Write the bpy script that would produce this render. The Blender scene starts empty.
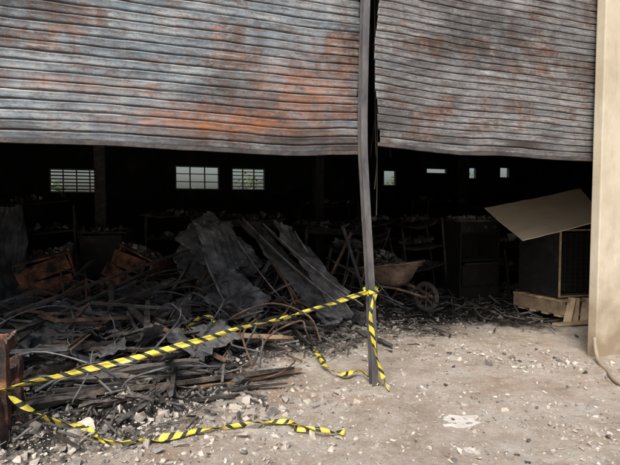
import bpy, bmesh, math, random
import numpy as np
from mathutils import Vector, Matrix, noise, Euler
random.seed(7); np.random.seed(7)
S=bpy.context.scene
A22=math.radians(22); CU,SU=math.cos(A22),math.sin(A22)
def F(u,v,z=0.0): return Vector((0.54+CU*u-SU*v, 4.5+SU*u+CU*v, z))
def UV(x,y):
    dx,dy=x-0.54,y-4.5
    return CU*dx+SU*dy, -SU*dx+CU*dy
def ns(x,y,z=0.0): return noise.noise(Vector((x,y,z)))
def sst(a,b,x):
    t=min(1,max(0,(x-a)/(b-a))); return t*t*(3-2*t)

# ---------------------------------------------------------------- materials
def pmat(name, stops, scale=5, detail=8, rough=0.8, metal=0.0, bump=0.3, bscale=30, stretch=(1,1,1), bdist=0.01, var=None, spec=0.5, ash=0.0):
    m=bpy.data.materials.new(name); m.use_nodes=True
    nt=m.node_tree; N=nt.nodes; L=nt.links
    b=N['Principled BSDF']
    tc=N.new('ShaderNodeTexCoord'); mp=N.new('ShaderNodeMapping'); mp.inputs['Scale'].default_value=stretch
    L.new(tc.outputs['Object'],mp.inputs['Vector'])
    n=N.new('ShaderNodeTexNoise'); n.inputs['Scale'].default_value=scale; n.inputs['Detail'].default_value=detail; n.inputs['Roughness'].default_value=0.65
    L.new(mp.outputs[0],n.inputs['Vector'])
    r=N.new('ShaderNodeValToRGB'); cr=r.color_ramp
    while len(cr.elements)<len(stops): cr.elements.new(0.5)
    for e,(p,c) in zip(cr.elements,stops):
        e.position=p; e.color=(c[0],c[1],c[2],1)
    L.new(n.outputs['Fac'],r.inputs['Fac'])
    col=r.outputs['Color']
    g=N.new('ShaderNodeNewGeometry')
    if var:
        mr=N.new('ShaderNodeMapRange')
        mr.inputs['To Min'].default_value=var[0]; mr.inputs['To Max'].default_value=var[1]
        L.new(g.outputs['Random Per Island'],mr.inputs['Value'])
        mx=N.new('ShaderNodeVectorMath'); mx.operation='SCALE'
        L.new(col,mx.inputs[0]); L.new(mr.outputs[0],mx.inputs['Scale']); col=mx.outputs[0]
    n2=N.new('ShaderNodeTexNoise'); n2.inputs['Scale'].default_value=bscale; n2.inputs['Detail'].default_value=6
    L.new(mp.outputs[0],n2.inputs['Vector'])
    if ash>0:   # fine grey ash that has settled on upward faces
        sp=N.new('ShaderNodeSeparateXYZ');L.new(g.outputs['Normal'],sp.inputs[0])
        n3=N.new('ShaderNodeTexNoise');n3.inputs['Scale'].default_value=11;n3.inputs['Detail'].default_value=8;n3.inputs['Roughness'].default_value=.75;L.new(tc.outputs['Object'],n3.inputs['Vector'])
        ma=N.new('ShaderNodeMath');ma.operation='MULTIPLY_ADD';L.new(n3.outputs['Fac'],ma.inputs[0]);ma.inputs[1].default_value=2.2;L.new(sp.outputs['Z'],ma.inputs[2])
        m2=N.new('ShaderNodeMapRange');L.new(ma.outputs[0],m2.inputs['Value']);m2.inputs['From Min'].default_value=1.7;m2.inputs['From Max'].default_value=2.3;m2.inputs['To Max'].default_value=ash
        x=N.new('ShaderNodeMixRGB');L.new(m2.outputs[0],x.inputs[0]);L.new(col,x.inputs[1]);x.inputs[2].default_value=(.30,.285,.265,1);col=x.outputs[0]
    L.new(col,b.inputs['Base Color'])
    b.inputs['Roughness'].default_value=rough; b.inputs['Metallic'].default_value=metal
    b.inputs['Specular IOR Level'].default_value=spec
    bp=N.new('ShaderNodeBump'); bp.inputs['Strength'].default_value=bump; bp.inputs['Distance'].default_value=bdist
    L.new(n2.outputs['Fac'],bp.inputs['Height']); L.new(bp.outputs[0],b.inputs['Normal'])
    return m
M={}
M['char']=pmat('charred_wood',[(0.3,(.010,.009,.008)),(0.55,(.024,.021,.018)),(0.75,(.07,.062,.055))],9,rough=.7,bump=.9,bscale=40,var=(.5,1.8),ash=.45)
M['ashwood']=pmat('ash_grey_wood',[(0.38,(.014,.011,.010)),(0.5,(.055,.043,.035)),(0.66,(.20,.155,.12))],6,rough=.85,bump=.8,bscale=50,var=(.4,1.4),ash=.5)
M['wood']=pmat('brown_wood',[(0.34,(.05,.033,.022)),(0.44,(.26,.165,.095)),(0.66,(.44,.32,.21))],5,rough=.75,bump=.6,bscale=50,var=(.8,1.2),ash=.2)
M['redwood']=pmat('scorched_red_wood',[(0.40,(.012,.009,.008)),(0.54,(.07,.032,.02)),(0.68,(.26,.12,.06))],6,rough=.8,bump=.8,bscale=40,ash=.4)
M['sheet']=pmat('sooty_sheet_metal',[(0.3,(.02,.022,.026)),(0.5,(.065,.07,.078)),(0.7,(.19,.195,.205))],4.5,rough=.55,metal=.25,bump=.4,bscale=14,var=(.5,1.7),ash=.55)
M['rustm']=pmat('rusty_metal',[(0.3,(.03,.022,.018)),(0.5,(.11,.065,.045)),(0.7,(.25,.17,.12))],8,rough=.75,metal=.2,bump=.4,bscale=50,ash=.3)
M['tub']=pmat('burnt_barrow_steel',[(0.3,(.07,.05,.042)),(0.5,(.21,.145,.105)),(0.7,(.38,.31,.25))],7,rough=.75,metal=.15,bump=.4,bscale=50,ash=.4)
M['rail']=pmat('dark_rail_steel',[(0.3,(.035,.032,.032)),(0.5,(.075,.07,.07)),(0.7,(.16,.13,.11))],6,rough=.6,metal=.3,bump=.4,bscale=50)
M['black']=pmat('burnt_black',[(0.3,(.008,.008,.008)),(0.6,(.022,.020,.019)),(0.8,(.07,.065,.06))],8,rough=.6,bump=.5,bscale=30,ash=.5)
M['post']=pmat('dull_steel',[(0.3,(.075,.073,.075)),(0.5,(.15,.147,.15)),(0.7,(.25,.225,.205))],9,rough=.5,metal=.35,bump=.4,bscale=60,stretch=(1,1,.35))
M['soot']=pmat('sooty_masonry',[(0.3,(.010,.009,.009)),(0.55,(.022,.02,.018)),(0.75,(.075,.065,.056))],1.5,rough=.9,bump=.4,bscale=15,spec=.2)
M['conc']=pmat('concrete_chunks',[(0.3,(.33,.29,.245)),(0.5,(.49,.44,.385)),(0.7,(.64,.60,.55))],12,rough=.95,bump=.5,bscale=60,var=(.5,1.25),spec=.2)
M['slab']=pmat('white_plaster_slab',[(0.3,(.46,.44,.41)),(0.6,(.68,.66,.63))],8,rough=.9,bump=.5,bscale=40,spec=.2)
M['darkdeb']=pmat('burnt_debris',[(0.3,(.014,.013,.012)),(0.55,(.042,.038,.034)),(0.75,(.15,.14,.13))],9,rough=.85,bump=.6,bscale=60,var=(.5,2.6),spec=.3,ash=.4)
M['greydeb']=pmat('grey_ash_debris',[(0.3,(.10,.095,.09)),(0.55,(.22,.21,.195)),(0.75,(.40,.385,.36))],9,rough=.95,bump=.6,bscale=60,var=(.4,1.6),spec=.2)
M['board']=pmat('tan_board',[(0.3,(.70,.57,.41)),(0.5,(.78,.66,.50)),(0.7,(.82,.72,.57))],3,rough=.7,bump=.1,bscale=40)
M['palew']=pmat('pale_wood',[(0.3,(.28,.19,.12)),(0.5,(.56,.43,.28)),(0.7,(.68,.56,.40))],6,rough=.75,bump=.3,bscale=40,var=(.6,1.15))
M['hose']=pmat('hose_rubber',[(0.3,(.26,.21,.15)),(0.7,(.42,.35,.26))],8,rough=.6,bump=.2,bscale=80)
M['rubber']=pmat('tyre_rubber',[(0.3,(.015,.015,.015)),(0.7,(.06,.055,.05))],8,rough=.8)
M['bars']=pmat('window_metal',[(0.3,(.16,.16,.14)),(0.7,(.34,.34,.30))],8,rough=.7)
M['roof']=pmat('roof_sheet',[(0.3,(.15,.13,.12)),(0.7,(.3,.28,.26))],2,rough=.7)
M['leaf']=pmat('foliage',[(0.3,(.05,.08,.025)),(0.5,(.10,.14,.05)),(0.7,(.17,.21,.09))],1.2,rough=.8,bump=0,var=(.6,1.5))
M['bark']=pmat('bark',[(0.3,(.05,.035,.025)),(0.7,(.15,.11,.08))],8,rough=.9)
M['cable']=pmat('burnt_cable',[(0.3,(.02,.018,.016)),(0.7,(.07,.06,.05))],8,rough=.7)

def wallmat():
    m=pmat('cream_render',[(0.3,(.50,.44,.33)),(0.5,(.60,.54,.42)),(0.7,(.67,.62,.51))],1.6,rough=.9,bump=.5,bscale=90,bdist=.004,spec=.2)
    nt=m.node_tree;N=nt.nodes;L=nt.links;b=N['Principled BSDF']
    base=b.inputs['Base Color'].links[0].from_socket
    tc=[n for n in N if n.type=='TEX_COORD'][0]
    sp=N.new('ShaderNodeSeparateXYZ');L.new(tc.outputs['Object'],sp.inputs[0])
    n=N.new('ShaderNodeTexNoise');n.inputs['Scale'].default_value=5;n.inputs['Detail'].default_value=8;L.new(tc.outputs['Object'],n.inputs['Vector'])
    ma=N.new('ShaderNodeMath');ma.operation='MULTIPLY_ADD';L.new(n.outputs['Fac'],ma.inputs[0]);ma.inputs[1].default_value=-1.6;L.new(sp.outputs['Z'],ma.inputs[2])
    mr=N.new('ShaderNodeMapRange');L.new(ma.outputs[0],mr.inputs['Value']);mr.inputs['From Min'].default_value=-.75;mr.inputs['From Max'].default_value=.2;mr.inputs['To Min'].default_value=.8;mr.inputs['To Max'].default_value=0
    mx=N.new('ShaderNodeMixRGB');L.new(mr.outputs[0],mx.inputs[0]);L.new(base,mx.inputs[1]);mx.inputs[2].default_value=(.26,.19,.12,1)
    mp=N.new('ShaderNodeMapping');mp.inputs['Scale'].default_value=(3,3,1.1);L.new(tc.outputs['Object'],mp.inputs[0])
    n5=N.new('ShaderNodeTexNoise');n5.inputs['Scale'].default_value=3;n5.inputs['Detail'].default_value=12;n5.inputs['Roughness'].default_value=.75;L.new(mp.outputs[0],n5.inputs['Vector'])
    m5=N.new('ShaderNodeMapRange');L.new(n5.outputs['Fac'],m5.inputs['Value']);m5.inputs['From Min'].default_value=.5;m5.inputs['From Max'].default_value=.7;m5.inputs['To Max'].default_value=.45
    mx2=N.new('ShaderNodeMixRGB');L.new(m5.outputs[0],mx2.inputs[0]);L.new(mx.outputs[0],mx2.inputs[1]);mx2.inputs[2].default_value=(.34,.28,.20,1)
    L.new(mx2.outputs[0],b.inputs['Base Color']);return m
M['wall']=wallmat()

def shuttermat(name, cool, seed):
    m=bpy.data.materials.new(name);m.use_nodes=True
    nt=m.node_tree;N=nt.nodes;L=nt.links;b=N['Principled BSDF']
    at=N.new('ShaderNodeUVMap')
    def noi(sx,sy,sc,det,off,rg=.65):
        mp=N.new('ShaderNodeMapping');mp.inputs['Scale'].default_value=(sx,sy,1);mp.inputs['Location'].default_value=(off+seed,off*1.7,seed)
        L.new(at.outputs[0],mp.inputs['Vector'])
        n=N.new('ShaderNodeTexNoise');n.inputs['Scale'].default_value=sc;n.inputs['Detail'].default_value=det;n.inputs['Roughness'].default_value=rg
        L.new(mp.outputs[0],n.inputs['Vector']);return n.outputs['Fac']
    def ramp(f,stops):
        r=N.new('ShaderNodeValToRGB');cr=r.color_ramp
        while len(cr.elements)<len(stops): cr.elements.new(.5)
        for e,(p,c) in zip(cr.elements,stops):
            e.position=p;e.color=(c[0],c[1],c[2],1)
        L.new(f,r.inputs['Fac']);return r.outputs['Color']
    def mix(f,a,c):
        x=N.new('ShaderNodeMixRGB');L.new(f,x.inputs[0])
        if isinstance(a,tuple): x.inputs[1].default_value=(*a,1)
        else: L.new(a,x.inputs[1])
        if isinstance(c,tuple): x.inputs[2].default_value=(*c,1)
        else: L.new(c,x.inputs[2])
        return x.outputs[0]
    base=ramp(noi(.6,1.8,3.0,10,3,.75),[(.34,(.11,.13,.145)),(.45,(.19,.245,.29) if cool else (.20,.215,.23)),(.56,(.30,.355,.39) if cool else (.31,.32,.325)),(.70,(.48,.50,.50))])
    rustc=ramp(noi(1,1,14,8,11),[(.3,(.06,.035,.027)),(.5,(.15,.08,.055)),(.7,(.32,.165,.10))])
    f1=ramp(noi(.7,1.5,2.0,14,21,.8),[(.50,(0,0,0)),(.58,(.85,.85,.85))])
    c=mix(f1,base,rustc)
    f6=ramp(noi(1,1.6,22,10,91,.8),[(.5,(0,0,0)),(.60,(.55,.55,.55))]);c=mix(f6,c,(.12,.075,.055))
    f7=ramp(noi(1,1.6,16,10,97,.8),[(.54,(0,0,0)),(.65,(.5,.5,.5))]);c=mix(f7,c,(.52,.52,.50))
    f2=ramp(noi(1.2,14,1.9,12,31,.8),[(.52,(0,0,0)),(.63,(.8,.8,.8))])
    c=mix(f2,c,(.085,.055,.045))
    f3=ramp(noi(1.0,10,2.4,12,41,.8),[(.54,(0,0,0)),(.66,(.75,.75,.75))])
    c=mix(f3,c,(.60,.61,.60))
    f4=ramp(noi(.8,2.0,2.2,12,55,.8),[(.57,(0,0,0)),(.65,(.7,.7,.7))])
    c=mix(f4,c,(.36,.165,.085))
    ca=N.new('ShaderNodeVertexColor');ca.layer_name='slat_tint'
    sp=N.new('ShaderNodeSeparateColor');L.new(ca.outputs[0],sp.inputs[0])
    q2=N.new('ShaderNodeMath');q2.operation='MULTIPLY';L.new(sp.outputs[2],q2.inputs[0]);L.new(ramp(noi(1,2,4,12,81,.8),[(.40,(0,0,0)),(.55,(1,1,1))]),q2.inputs[1])
    c=mix(q2.outputs[0],c,(.065,.06,.06))
    q=N.new('ShaderNodeMath');q.operation='MULTIPLY';L.new(sp.outputs[1],q.inputs[0]);L.new(ramp(noi(1,3.0,9,12,61,.85),[(.43,(0,0,0)),(.54,(1,1,1))]),q.inputs[1])
    c=mix(q.outputs[0],c,(.46,.18,.075))
    c=mix(sp.outputs[0],c,(.035,.024,.019))  # red channel: darker in the slat grooves, patchy on the lowest slats
    L.new(c,b.inputs['Base Color'])
    b.inputs['Metallic'].default_value=.2;b.inputs['Roughness'].default_value=.55
    bp=N.new('ShaderNodeBump');bp.inputs['Strength'].default_value=.4;bp.inputs['Distance'].default_value=.005
    L.new(noi(1,2,24,10,71,.7),bp.inputs['Height']);L.new(bp.outputs[0],b.inputs['Normal'])
    return m

def groundmat():
    m=bpy.data.materials.new('ground_mat');m.use_nodes=True
    nt=m.node_tree;N=nt.nodes;L=nt.links;b=N['Principled BSDF']
    tc=N.new('ShaderNodeTexCoord')
    def noi(sc,det,rg=.65,off=0):
        mp=N.new('ShaderNodeMapping');mp.inputs['Location'].default_value=(off,off,off);L.new(tc.outputs['Object'],mp.inputs[0])
        n=N.new('ShaderNodeTexNoise');n.inputs['Scale'].default_value=sc;n.inputs['Detail'].default_value=det;n.inputs['Roughness'].default_value=rg
        L.new(mp.outputs[0],n.inputs['Vector']);return n.outputs['Fac']
    def ramp(f,stops):
        r=N.new('ShaderNodeValToRGB');cr=r.color_ramp
        while len(cr.elements)<len(stops): cr.elements.new(.5)
        for e,(p,c) in zip(cr.elements,stops):
            e.position=p;e.color=(c[0],c[1],c[2],1)
        L.new(f,r.inputs['Fac']);return r.outputs['Color']
    def mix(f,a,c,t='MIX'):
        x=N.new('ShaderNodeMixRGB');x.blend_type=t
        if isinstance(f,float): x.inputs[0].default_value=f
        else: L.new(f,x.inputs[0])
        for i,q in ((1,a),(2,c)):
            if isinstance(q,tuple): x.inputs[i].default_value=(*q,1)
            else: L.new(q,x.inputs[i])
        return x.outputs[0]
    base=ramp(noi(1.9,14,.78),[(.34,(.40,.32,.25)),(.46,(.55,.465,.385)),(.55,(.64,.57,.495)),(.66,(.73,.69,.63))])
    base=mix(ramp(noi(1.3,10,.78,9),[(.52,(0,0,0)),(.63,(.6,.6,.6))]),base,(.45,.30,.21))
    base=mix(ramp(noi(34,8,.8,5),[(.34,(.65,.65,.65)),(.46,(0,0,0))]),base,(.24,.195,.165))
    base=mix(ramp(noi(3.6,14,.9,15),[(.53,(0,0,0)),(.61,(.7,.7,.7))]),base,(.27,.235,.205))
    base=mix(ramp(noi(13,10,.8,25),[(.56,(0,0,0)),(.61,(.75,.75,.75))]),base,(.76,.73,.69))
    ash=ramp(noi(9,12,.85,3),[(.38,(.013,.012,.011)),(.52,(.035,.032,.03)),(.60,(.10,.092,.085)),(.72,(.33,.31,.29))])
    ca=N.new('ShaderNodeVertexColor');ca.layer_name='cover'
    sp=N.new('ShaderNodeSeparateColor');L.new(ca.outputs[0],sp.inputs[0])
    ad=N.new('ShaderNodeMath');ad.operation='MULTIPLY_ADD';L.new(noi(3.2,14,.88,7),ad.inputs[0]);ad.inputs[1].default_value=2.4;L.new(sp.outputs[0],ad.inputs[2])
    mr=N.new('ShaderNodeMapRange');L.new(ad.outputs[0],mr.inputs['Value']);mr.inputs['From Min'].default_value=1.42;mr.inputs['From Max'].default_value=1.8
    c=mix(mr.outputs[0],base,ash)
    grass=ramp(noi(3,8),[(.35,(.05,.08,.02)),(.6,(.12,.13,.05))])
    c=mix(sp.outputs[1],c,grass)
    L.new(c,b.inputs['Base Color']);b.inputs['Roughness'].default_value=.95;b.inputs['Specular IOR Level'].default_value=.2
    bp=N.new('ShaderNodeBump');bp.inputs['Strength'].default_value=1.0;bp.inputs['Distance'].default_value=.035
    L.new(noi(16,14,.8,2),bp.inputs['Height']);L.new(bp.outputs[0],b.inputs['Normal'])
    return m

# ---------------------------------------------------------------- mesh builder
class MB:
    def __init__(s): s.v=[];s.f=[];s.m=[]
    def add(s,vs,fs,mi=0):
        o=len(s.v); s.v.extend([tuple(p) for p in vs]); s.f.extend([tuple(i+o for i in f) for f in fs]); s.m.extend([mi]*len(fs))
    def obj(s,name,mats,smooth=False,parent=None,solid=0,bevel=0):
        me=bpy.data.meshes.new(name); me.from_pydata(s.v,[],s.f)
        for k in mats: me.materials.append(M[k] if isinstance(k,str) else k)
        me.polygons.foreach_set('material_index',s.m)
        me.polygons.foreach_set('use_smooth',[smooth]*len(s.f)); me.update()
        ob=bpy.data.objects.new(name,me); S.collection.objects.link(ob)
        if parent: ob.parent=parent
        if solid:
            md=ob.modifiers.new('s','SOLIDIFY');md.thickness=solid
        if bevel:
            md=ob.modifiers.new('b','BEVEL');md.width=bevel;md.segments=2
        return ob
BF=[(0,3,2,1),(4,5,6,7),(0,1,5,4),(1,2,6,5),(2,3,7,6),(3,0,4,7)]
def box(mb,c,s,R=None,mi=0):
    R=R or Matrix.Identity(3); c=Vector(c)
    vs=[c+R@Vector((s[0]/2*a,s[1]/2*b_,s[2]/2*d)) for d in(-1,1) for a,b_ in((-1,-1),(1,-1),(1,1),(-1,1))]
    mb.add(vs,BF,mi)
def fbox(mb,u0,u1,v0,v1,z0,z1,mi=0):
    vs=[F(u,v,z) for z in(z0,z1) for u,v in((u0,v0),(u1,v0),(u1,v1),(u0,v1))]
    mb.add(vs,BF,mi)
def beam(mb,p,q,w,h,mi=0,jit=0.0,roll=0.0,seg=4,bend=0.0,char=0.0):
    p=Vector(p);q=Vector(q);d=(q-p);L=d.length;d.normalize()
    up=Vector((0,0,1)) if abs(d.z)<.95 else Vector((1,0,0))
    s=d.cross(up).normalized();t=s.cross(d)
    s2=s*math.cos(roll)+t*math.sin(roll);t2=-s*math.sin(roll)+t*math.cos(roll)
    if jit==0 and bend==0: seg=1
    vs=[];fs=[];so=random.uniform(0,99)
    for i in range(seg+1):
        k=i/seg;c=p+d*(L*k)+Vector((0,0,-bend*4*k*(1-k)))
        if char: c+=s2*(char*.35*ns(k*3,so))+t2*(char*.35*ns(k*3,so+7))
        f=1 if not char else max(.35,1+char*12*ns(k*5,so+3)-(.45*max(0,abs(k-.5)-.40)/.1 if char else 0))
        for a,b_ in((-1,-1),(1,-1),(1,1),(-1,1)):
            j=Vector((random.uniform(-jit,jit),random.uniform(-jit,jit),random.uniform(-jit,jit)))
            if i in(0,seg): j+=d*random.uniform(-jit,jit)*6
            vs.append(c+s2*(a*w/2*f)+t2*(b_*h/2*f)+j)
    for i in range(seg):
        o=i*4
        for k in range(4): fs.append((o+k,o+(k+1)%4,o+4+(k+1)%4,o+4+k))
    fs.append((3,2,1,0));o=seg*4;fs.append((o,o+1,o+2,o+3))
    mb.add(vs,fs,mi)
def angle(mb,p,q,w,t=.005,mi=0,roll=0.):
    p=Vector(p);q=Vector(q);d=(q-p).normalized()
    up=Vector((0,0,1)) if abs(d.z)<.95 else Vector((1,0,0))
    s=d.cross(up).normalized();k=s.cross(d)
    s2=s*math.cos(roll)+k*math.sin(roll);t2=-s*math.sin(roll)+k*math.cos(roll)
    prof=[(0,0),(w,0),(w,t),(t,t),(t,w),(0,w)]
    vs=[c+s2*a+t2*b_ for c in(p,q) for a,b_ in prof]
    fs=[(i,(i+1)%6,6+(i+1)%6,6+i) for i in range(6)]+[(0,5,4,3,2,1),(6,7,8,9,10,11)]
    mb.add(vs,fs,mi)
def tube(mb,pts,r,mi=0,n=8):
    pts=[Vector(p) for p in pts];vs=[];fs=[]
    for i,p in enumerate(pts):
        d=(pts[min(i+1,len(pts)-1)]-pts[max(i-1,0)]).normalized()
        up=Vector((0,0,1)) if abs(d.z)<.9 else Vector((1,0,0))
        s=d.cross(up).normalized();t=s.cross(d)
        rr=r[i] if isinstance(r,(list,tuple)) else r
        for k in range(n):
            a=2*math.pi*k/n;vs.append(p+s*math.cos(a)*rr+t*math.sin(a)*rr)
    for i in range(len(pts)-1):
        for k in range(n): fs.append((i*n+k,i*n+(k+1)%n,(i+1)*n+(k+1)%n,(i+1)*n+k))
    fs.append(tuple(range(n-1,-1,-1)));fs.append(tuple((len(pts)-1)*n+k for k in range(n)))
    mb.add(vs,fs,mi)
def cat(pts,n=10):
    P=[Vector(p) for p in pts];P=[P[0]*2-P[1]]+P+[P[-1]*2-P[-2]];out=[]
    for i in range(1,len(P)-2):
        for k in range(n):
            t=k/n;a,b_,c,d=P[i-1],P[i],P[i+1],P[i+2]
            out.append(.5*((2*b_)+(c-a)*t+(2*a-5*b_+4*c-d)*t*t+(-a+3*b_-3*c+d)*t**3))
    out.append(P[-2]);return out
def sheetq(mb,a,b_,c,d,cr=.03,mi=0,n=14,rag=.02,corr=0):
    a,b_,c,d=map(Vector,(a,b_,c,d));N_=(b_-a).cross(d-a).normalized();so=random.uniform(0,99)
    vs=[];fs=[]
    for j in range(n+1):
        for i in range(n+1):
            s=i/n;t=j/n
            p=(a*(1-s)+b_*s)*(1-t)+(d*(1-s)+c*s)*t
            o=cr*(ns(p.x*2+so,p.y*2,p.z*2)*1.6+abs(ns(p.x*6+so,p.y*6,p.z*6))*.7)
            if corr: o+=corr*math.sin(s*40)
            e=Vector((0,0,0))
            if i in(0,n) or j in(0,n): e=Vector([random.uniform(-rag,rag) for _ in range(3)])
            vs.append(p+N_*o+e)
    for j in range(n):
        for i in range(n): fs.append((j*(n+1)+i,j*(n+1)+i+1,(j+1)*(n+1)+i+1,(j+1)*(n+1)+i))
    mb.add(vs,fs,mi)
def empty(name,loc=(0,0,0)):
    e=bpy.data.objects.new(name,None);e.location=loc;S.collection.objects.link(e);return e

# ---------------------------------------------------------------- ground
def ashf(x,y):
    u,v=UV(x,y)
    vb=-.30+1.75*sst(-2.2,.5,u)-.25*sst(1.5,3,u)
    a=sst(vb-.8,vb+.9,v+.6*ns(x*1.2,y*1.2,3))
    if v>9.2 or u<-9.2 or u>12.2: a=0
    return a
def gh(x,y):
    r=math.hypot(x,y-5)
    if r>25: return 0
    u,v=UV(x,y);a=ashf(x,y)
    h=.018*ns(x*1.1,y*1.1)+.014*ns(x*4,y*4,5)+.013*ns(x*10,y*10,9)
    if a>0:
        h+=a*(.05+.05*ns(x*2.2,y*2.2,2)+.04*ns(x*7,y*7,2))
        h+=.42*math.exp(-((x+.7)/1.5)**2-((y-7.2)/1.0)**2)+.2*math.exp(-((x+2)/1.3)**2-((y-5.5)/1.0)**2)
        h+=.3*a*sst(3.5,5.5,v)*(.7+.6*ns(x*.9,y*.9,7))*(1 if u<1.5 else .35)
        h*=1-.9*sst(8.6,9.0,v)
    return h
def axis(a,b_,step,far):
    xs=list(np.arange(a,b_+1e-6,step));l=[];r=[];d=step
    x=a
    while x>-far: d*=1.35;x-=d;l.append(x)
    x=b_;d=step
    while x<far: d*=1.35;x+=d;r.append(x)
    return l[::-1]+xs+r
xs=axis(-4.5,6.0,.04,900);ys=axis(2.2,9.5,.04,900)
vs=[(x,y,gh(x,y)) for y in ys for x in xs];nx=len(xs)
fs=[(j*nx+i,j*nx+i+1,(j+1)*nx+i+1,(j+1)*nx+i) for j in range(len(ys)-1) for i in range(nx-1)]
me=bpy.data.meshes.new('ground');me.from_pydata(vs,[],fs);me.materials.append(groundmat())
ca=me.color_attributes.new('cover','FLOAT_COLOR','POINT');buf=[]
for x,y,z in vs:
    u,v=UV(x,y);buf+= [ashf(x,y) if abs(x)<20 and abs(y)<30 else 0, sst(9.3,10.5,v),0,1]
ca.data.foreach_set('color',buf);me.polygons.foreach_set('use_smooth',[True]*len(fs))
go=bpy.data.objects.new('ground',me);S.collection.objects.link(go)

# ---------------------------------------------------------------- building
wh=empty('warehouse_building')
def wall_holes(mb,u0,u1,v0,v1,z0,z1,holes,mi=0):
    us=sorted({u0,u1,*[h[0] for h in holes],*[h[1] for h in holes]})
    for a,b_ in zip(us[:-1],us[1:]):
        hs=sorted([(h[2],h[3]) for h in holes if h[0]<=a+1e-6 and h[1]>=b_-1e-6]);z=z0
        for p,q in hs: fbox(mb,a,b_,v0,v1,z,p,mi);z=q
        fbox(mb,a,b_,v0,v1,z,z1,mi)
wins=[(-3.25,-2.14,1.88,2.42),(-.5,.58,1.98,2.56),(.9,1.78,1.98,2.54),(5.3,5.72,2.15,2.6),(6.75,7.5,2.53,2.70),(7.9,8.6,2.40,2.76),(9.5,9.9,2.45,2.80)]
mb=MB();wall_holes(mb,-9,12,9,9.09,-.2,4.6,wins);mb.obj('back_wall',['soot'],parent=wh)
mb=MB()
for i,(a,b_,p,q) in enumerate(wins):
    fr=.028
    fbox(mb,a,b_,8.97,9.03,p-.0,p+fr);fbox(mb,a,b_,8.97,9.03,q-fr,q);fbox(mb,a,a+fr,8.97,9.03,p+fr,q-fr);fbox(mb,b_-fr,b_,8.97,9.03,p+fr,q-fr)
    w=b_-a
    if w>.8:
        nv=4 if i==0 else 3
        for k in range(1,nv):
            uu=a+w*k/nv;fbox(mb,uu-.014,uu+.014,8.98,9.02,p+fr,q-fr)
        nh=7 if i==0 else (3 if i==1 else 6)
        th=.015 if i==0 else .011
        for k in range(1,nh):
            zz=p+(q-p)*k/nh;fbox(mb,a+fr,b_-fr,8.985,9.015,zz-th,zz+th)
mb.obj('window_frames',['bars'],parent=wh)
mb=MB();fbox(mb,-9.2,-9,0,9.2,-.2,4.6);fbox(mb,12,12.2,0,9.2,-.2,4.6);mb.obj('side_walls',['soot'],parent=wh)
mb=MB()
fbox(mb,2.6,12.2,-.14,-.03,-.2,4.9);fbox(mb,3.0,12.2,-.029,.2,-.2,4.9);fbox(mb,-5.6,2.599,-.14,-.03,3.95,4.9);fbox(mb,-9.2,-5.6,-.14,.2,-.2,4.9)
o=mb.obj('front_wall',['wall'],parent=wh,bevel=.012)
mb=MB();n=140
vs=[];fs=[]
for i in range(n+1):
    u=-9.4+22*i/n
    for v,z in((-.5,4.95),(4.5,5.6),(9.6,4.95)): vs.append(F(u,v,z+.03*math.sin(i*1.57*1.3)))
for i in range(n):
    for k in range(2): fs.append((i*3+k,i*3+3+k,i*3+4+k,i*3+1+k))
mb.add(vs,fs);mb.obj('roof',['roof'],parent=wh,solid=.01)
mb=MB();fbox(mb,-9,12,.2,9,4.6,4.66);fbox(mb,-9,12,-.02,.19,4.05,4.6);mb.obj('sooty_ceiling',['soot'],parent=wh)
mb=MB()
for u in(-6,-2.2,1.9,5.5,9):
    fbox(mb,u-.09,u+.09,5.6,5.78,-.1,4.2,0);fbox(mb,u-.07,u+.07,.22,8.98,4.2,4.45,0)
for v in(2,4,6.4,8): fbox(mb,-8.9,11.9,v,v+.1,4.46,4.58,0)
mb.obj('columns_and_beams',['char'],parent=wh)

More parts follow.
